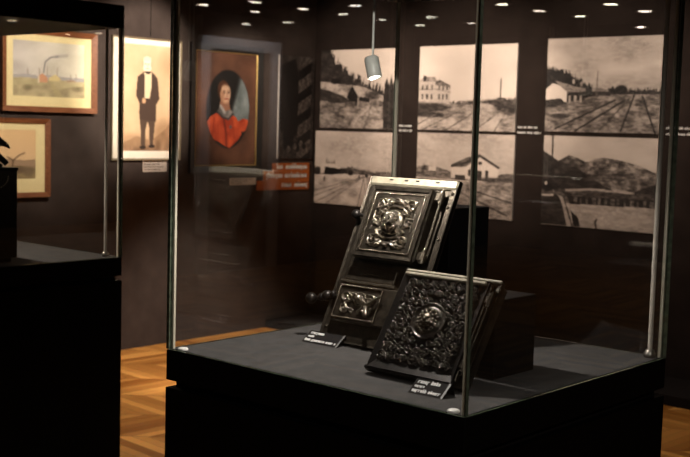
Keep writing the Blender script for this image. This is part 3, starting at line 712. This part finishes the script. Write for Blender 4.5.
fc.build('face_mask', MIRON2, u)
# upper door pull on the left, hinges on the right
kb = MB(); kb.tube([(.05, -.016, .37), (.03, -.018, .372), (.012, -.020, .373)], [.006, .005, .005], 10); kb.ball((.007, -.021, .373), .0140, 16, 10); kb.build('knob', MDARKIRON, u)
hr = MB(); hr.tube([(.282, -.014, .25), (.282, -.014, .46)], .0042, 10); hr.build('hinge_pin', MIRON2, t)
for z in (.268, .444):
    h_ = MB(); h_.bbox((.262, -.026, z-.014), (.286, .002, z+.014), .004); h_.tube([(.282, -.016, z-.018), (.282, -.016, z+.018)], .0078, 12); h_.ball((.282, -.016, z+.022), .006, 10, 6); h_.build('hinge', MIRON2, t)
# lettered band between the doors
MB().bbox((.03, -.006, .182), (.205, .004, .222), .002).build('name_band', MIRON, t)
gl = MB()
for k in range(16): gl.box((.085+.0062*k, -.0085, .199), (.085+.0062*k+.004, -.005, .2055-.002*(k % 3 == 0)))
gl.build('raised_lettering', MIRON2, t)
# lower door
MB().bbox((.022, -.014, .170), (.215, .002, .180), .003).build('ledge', MIRON2, t)
ld = MB(); ld.bbox((.028, -.014, .058), (.262, .002, .168), .004); l = ld.build('lower_door', MIRON, t)
bd = MB(); x0, z0, x1, z1 = .036, .068, .186, .161
for k in range(35):
    f_ = k/34
    for p in ((x0+(x1-x0)*f_, z0), (x0+(x1-x0)*f_, z1)): bd.ball((p[0], -.0175, p[1]), .0027, 8, 5)
    if k < 21:
        f_ = k/20
        for p in ((x0, z0+(z1-z0)*f_), (x1, z0+(z1-z0)*f_)): bd.ball((p[0], -.0175, p[1]), .0027, 8, 5)
bd.build('bead_border', MIRON2, l)
Wr, Hr = .142, .085
cs = [(spiral(.026, .055, .016, 1.4, PI*.2), .0038, .008), (spiral(.03, .024, .014, 1.4, -PI*.2, -1), .0036, .008), ([(.03, .04), (.048, .05), (.06, .06)], .0035, .007), ([(.06, .022), (.048, .024), (.036, .014)], .0035, .007)]
bl = []
for (cx, cz) in ((.026, .055), (.03, .024), (.05, .066), (.05, .016)):
    for k in range(5):
        an = r_.uniform(0, 2*PI); rr = r_.uniform(.006, .013); bl.append((cx+rr*math.cos(an), cz+rr*math.sin(an), .0065, .0033, an, r_.uniform(.005, .010)))
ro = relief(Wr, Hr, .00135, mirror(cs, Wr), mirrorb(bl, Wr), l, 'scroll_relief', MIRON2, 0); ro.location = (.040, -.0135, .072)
bs = MB(); bs.lathe([(.021, 0), (.0205, .004), (.017, .005), (.015, .003), (.0125, .009), (.0085, .015), (.004, .018), (0, .0185)], (.114, -.0135, .127), (0, -1, 0), 28); bs.build('boss', MIRON2, l)
# latch of the lower door
la = MB()
la.tube([(.128, -.022, .088), (.147, -.028, .107), (.165, -.030, .116), (.178, -.030, .128), (.196, -.028, .142)], [.0035, .005, .0055, .005, .0035], 10)
la.tube([(.150, -.026, .108), (.165, -.036, .094), (.172, -.040, .084)], [.006, .0055, .005], 10); la.ball((.174, -.042, .079), .0085, 12, 8); la.lathe([(.010, 0), (.010, .01), (.006, .014), (0, .014)], (.152, -.014, .108), (0, -1, 0), 16)
la.build('latch', MIRON2, l)
# spindle knob to the left of the lower door
kn = MB()
kn.tube([(.03, -.012, .128), (-.045, -.012, .112)], .0055, 10); kn.ball((-.064, -.012, .109), .0165, 18, 11); kn.ball((-.026, -.012, .117), .0120, 14, 9); kn.ball((-.010, -.010, .124), .0155, 16, 10)
kn.ball((.012, -.012, .131), .010, 12, 8); kn.build('handle', MDARKIRON, t)

# --- smaller square door
TILT2 = math.radians(33.16); P2 = .014
t = thing('stove_hatch', 'small square cast-iron oven door with a round medallion, leaning on the low black block', 'oven door', (-1.761, 2.0945, .95 + P2*math.sin(TILT2)), (-TILT2, 0, 0))
W2, H2 = .291, .283
fr = MB(); fr.box((.002, .002, .002), (W2-.002, P2, H2-.002)); fr.ring((0, 0, W2, H2), (.014, .014, W2-.014, H2-.008), -.004, .008, .004); fr.build('frame', MIRON, t)
MB().bbox((.002, -.007, H2-.008), (W2, .006, H2+.001), .003).build('top_rail', MIRONLIT, t)
sl = MB(); sl.bbox((.018, -.014, .012), (.272, .002, .268), .003); s = sl.build('door_leaf', MIRON, t)
sm = MB(); sm.ring((.016, .004, .270, .270), (.030, .028, .256, .260), -.022, -.010, .008); sm.build('door_moulding', MDARKIRON, s)
MB().bbox((.016, -.025, .259), (.262, -.012, .268), .0025).build('top_moulding', MIRONLIT, s)
Wr, Hr = .224, .230; mc = (.108, .118)
cs = []; bl = []
r2 = random.Random(9)
for j in range(9):
    for i in range(5):
        cx = .012+.0232*i; cz = .015+.0252*j
        if math.hypot(cx-mc[0], cz-mc[1]) < .054: continue
        sg = 1 if (i+j) % 2 else -1; a0 = r2.uniform(0, 2*PI); rs_ = r2.uniform(.0085, .0112)
        cs.append((spiral(cx, cz, rs_, 1.2, a0, sg, 16), .0024, .0072))
        ex, ez = cx+rs_*math.cos(a0), cz+rs_*math.sin(a0); cs.append(([(ex, ez), (ex+.006*math.cos(a0+1), ez+.006*math.sin(a0+1)), (ex+.012*math.cos(a0+1.8), ez+.012*math.sin(a0+1.8))], .0021, .0062))
        for k in range(4):
            an = r2.uniform(0, 2*PI); rr = r2.uniform(.008, .015); bl.append((cx+rr*math.cos(an), cz+rr*math.sin(an), .0048, .0023, an+r2.uniform(-.7, .7), r2.uniform(.004, .010)))
ok = lambda x, z: math.hypot(x-mc[0], z-mc[1]) > .046
bl = [b for b in bl if ok(b[0], b[1])]
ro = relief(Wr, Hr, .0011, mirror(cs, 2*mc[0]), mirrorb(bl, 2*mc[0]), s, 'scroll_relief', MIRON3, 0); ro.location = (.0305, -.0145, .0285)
c0 = (.1385, -.0145, .1465)
md = MB(); md.lathe([(.049, 0), (.0485, .006), (.046, .009), (.043, .0065), (.0405, .005), (.037, .005), (.0345, .008), (.031, .0095), (.028, .006), (.02, .006), (0, .007)], c0, (0, -1, 0), 48); m_ = md.build('medallion', MIRON3, s)
fc = MB()
fc.ball((c0[0], c0[1]-.010, c0[2]), .017, 16, 10, (.9, .7, 1.1)); fc.ball((c0[0], c0[1]-.022, c0[2]-.002), .0045, 8, 6, (.9, 1, 1.4))
for s_ in (-1, 1):
    fc.ball((c0[0]+s_*.007, c0[1]-.0195, c0[2]+.004), .0036, 8, 6); fc.ball((c0[0]+s_*.007, c0[1]-.0175, c0[2]-.008), .0052, 8, 6)
fc.ball((c0[0], c0[1]-.0195, c0[2]-.011), .005, 8, 6, (1.3, .7, .6))
for k in range(18):
    an = 2*PI*k/18; rr = .0265+.0022*(k % 2); fc.ball((c0[0]+rr*math.cos(an), c0[1]-.009, c0[2]+rr*math.sin(an)), .0055, 8, 6, (1, .8, 1))
for k in range(11):
    an = 2*PI*k/11+.2; fc.ball((c0[0]+.019*math.cos(an), c0[1]-.013, c0[2]+.019*math.sin(an)), .0042, 8, 6)
fc.build('face_mask', MIRON2, m_)
for z in (.055, .225):
    h_ = MB(); h_.bbox((.262, -.020, z-.013), (.284, .002, z+.013), .004); h_.tube([(.280, -.012, z-.018), (.280, -.012, z+.018)], .007, 12); h_.build('hinge', MIRON, t)
MB().tube([(.280, -.010, .03), (.280, -.010, .25)], .004, 10).build('hinge_pin', MIRON, t)
MB().bbox((W2-.006, .0, .01), (W2, .030, H2-.01), .002).build('side_flange', MIRON, t)
MB().bbox((.002, -.016, 0), (.270, -.004, .010), .003).build('bottom_ledge', MDARKIRON, t)

# black blocks that carry the doors
def yfront(y0, tilt, pt, z, z0=.95): return y0 + (z-z0)*math.tan(tilt) + pt/math.cos(tilt)
mb = MB()
yb = 2.3057+(1.335-.95)*math.tan(TILT)+.026
mb.bbox((-2.10, yb, .95), (-1.8265, 2.705, 1.335), .002); tag(mb.build('support_block', MBLACK), 'tall black block behind the tall iron oven front', 'block', 'black support blocks')
mb = MB(); y_lo = 2.0945+(1.1445-.95)*math.tan(TILT2)+.040
mb.bbox((-1.745, y_lo, .95), (-1.498, 2.445, 1.1445), .002); tag(mb.build('support_block', MBLACK), 'low black block behind the small square oven door', 'block', 'black support blocks')

# tent cards
def tent_card(lab, x, y, wd, rz, lines, dep=.04, hh=.028):
    t = thing('tent_card', lab, 'label', (x, y, .95), (0, 0, rz), group='black tent cards in the case')
    ang = math.atan2(dep, hh); th = .0016
    mb = MB(); mb.add([(0,0,0),(wd,0,0),(wd,dep,hh),(0,dep,hh),(0,th,0),(wd,th,0),(wd,dep,hh-th),(0,dep,hh-th)], [(0,1,2,3),(4,7,6,5),(0,4,5,1),(1,5,6,2),(3,2,6,7),(0,3,7,4)])
    mb.add([(0,dep,hh),(wd,dep,hh),(wd,dep+.014,0),(0,dep+.014,0),(0,dep-th,hh),(wd,dep-th,hh),(wd,dep+.014-th,0),(0,dep+.014-th,0)], [(0,1,2,3),(4,7,6,5),(0,4,5,1),(1,5,6,2),(3,2,6,7),(0,3,7,4)])
    mb.build('card', MCARD, t)
    e_ = MB(); e_.box((wd-.006, -.0006, 0), (wd-.0005, 0, math.hypot(dep, hh))); eo = e_.build('edge_strip', MCARDE, t); eo.rotation_euler = (-ang, 0, 0)
    L_ = math.hypot(dep, hh)
    for i, (x0, ln, f_, xh) in enumerate(lines):
        g = MB(); glyphs(g, x0, L_*f_, ln, xh, -.0007, 60+i+int(wd*1000)); go = g.build('lettering', MINK, t); go.rotation_euler = (-ang, 0, 0)
    return t
tent_card('black tent card with white lettering in front of the tall oven front', -2.143, 2.2655, .128, .02, [(.008, .055, .72, .0078), (.006, .022, .46, .0056), (.004, .112, .16, .0074)])
tent_card('black tent card with white lettering in front of the small square oven door', -1.560, 2.007, .094, .06, [(.008, .060, .70, .0082), (.006, .026, .44, .0056), (.006, .076, .13, .0076)])

# left case contents
t = thing('iron_block', 'black cast-iron block with a beaded arc at the left edge', 'stove part', (-4.29, 2.46, .95))
MB().box((-.14, -.14, 0), (.14, .14, .02)).build('foot', MDARKIRON, t)
MB().bbox((-.16, -.16, .02), (.16, .16, .385), .004).build('body', MDARKIRON, t)
MB().bbox((-.163, -.163, .385), (.163, .163, .397), .003).build('top_plate', MDARKIRON, t)
bd = MB()
for k in range(22):
    an = PI*(1.0+k/21); bd.ball((.161, .03+.085*math.cos(an), .36+.055*math.sin(an)), .003, 6, 4)
bd.build('bead_arc', MIRONLIT, t)
t = thing('figurine', 'dark figurine with a beaked head standing on the black iron block', 'figurine', (-4.22, 2.545, 1.347))
fg = MB(); fg.lathe([(0, 0), (.05, 0), (.05, .012), (.034, .02), (.026, .034)], n=20)
fg.tube([(0,0,.02),(.004,.01,.05),(.0,.004,.075),(.01,.02,.095)], [.030,.034,.026,.022], 14); fg.ball((.01,.02,.105), .027, 14, 10, (1,1.15,1)); fg.tube([(.018,.036,.105),(.03,.062,.09),(.034,.072,.078)], [.016,.009,.003], 10)
fg.tube([(.012,.02,.055),(.024,.045,.03),(.03,.06,.012)], [.014,.012,.012], 10); fg.build('body', MDARKIRON, t)

# ------------------------------------------------------------------ lights
def spot(name, loc, target, power, size, blend, color, radius=.04):
    l = bpy.data.lights.new(name, 'SPOT'); l.energy = power; l.spot_size = math.radians(size); l.spot_blend = blend; l.color = color; l.shadow_soft_size = radius
    o = bpy.data.objects.new(name, l); col.objects.link(o); o.location = loc
    o.rotation_euler = (Vector(target)-Vector(loc)).to_track_quat('-Z', 'Y').to_euler(); return o
WARM = (1, .83, .70); WARM2 = (1, .86, .73)
p = Vector((lx, ly, lz)) + axis*.033
spot('case_spot', p, p + Vector((.12, -.04, -1)), 34, 150, .55, (1, .91, .83), .012)
p2 = Vector((-4.55, 2.55, lz)) + axis*.033
spot('case_spot', p2, p2 + Vector((.12, -.04, -1)), 30, 150, .55, (1, .86, .72), .012)  # light of the pendant added in the left case
spot('added_accent_spot', (.75, .3, 2.62), (-1.5, 2.2, 1.3), 60, 30, .9, (1, .92, .84), .03)  # added unseen spot, brightens the glass edges
spot('added_accent_spot', (.35, -.6, 2.62), (-1.94, 2.3, 1.79), 300, 8.5, .5, (1, .92, .84), .03)  # added unseen narrow spot, brightens the pendant lamp head
# track spots on the back wall photographs
spot('wall_spot', (-5.3, 4.7, 2.6), (-5.65, BY, 1.72), 215, 54, .9, WARM)
spot('wall_spot', (-4.4, 4.6, 2.6), (-4.65, BY, 1.74), 300, 52, .9, WARM)
spot('wall_spot', (-3.3, 4.5, 2.6), (-3.6, BY, 1.72), 215, 54, .9, WARM)
# left wall
spot('wall_spot', (-4.35, 4.75, 2.62), (LX, 4.82, 1.85), 300, 36, .6, WARM2)
spot('wall_spot', (-4.4, 3.75, 2.62), (LX, 4.0, 1.78), 210, 46, .7, WARM2)
spot('wall_spot', (-4.4, 5.4, 2.62), (LX, 5.75, 1.78), 150, 32, .7, WARM2)
# floor pools
spot('floor_spot', (-4.7, 5.0, 2.65), (-5.3, 5.2, 0), 380, 56, .6, WARM2)
spot('floor_spot', (-4.3, 4.3, 2.65), (-4.6, 3.85, 0), 230, 46, .8, WARM2)
spot('floor_spot', (-2.2, 5.2, 2.65), (-2.6, 6.0, 0), 90, 60, .8, WARM2)
spot('added_door_spot', (-7.4, -4.3, 2.6), (-8.75, -4.4, 2.1), 60, 75, .9, (1, .95, .95))  # extra unseen spot added so the door frame shows in the glass
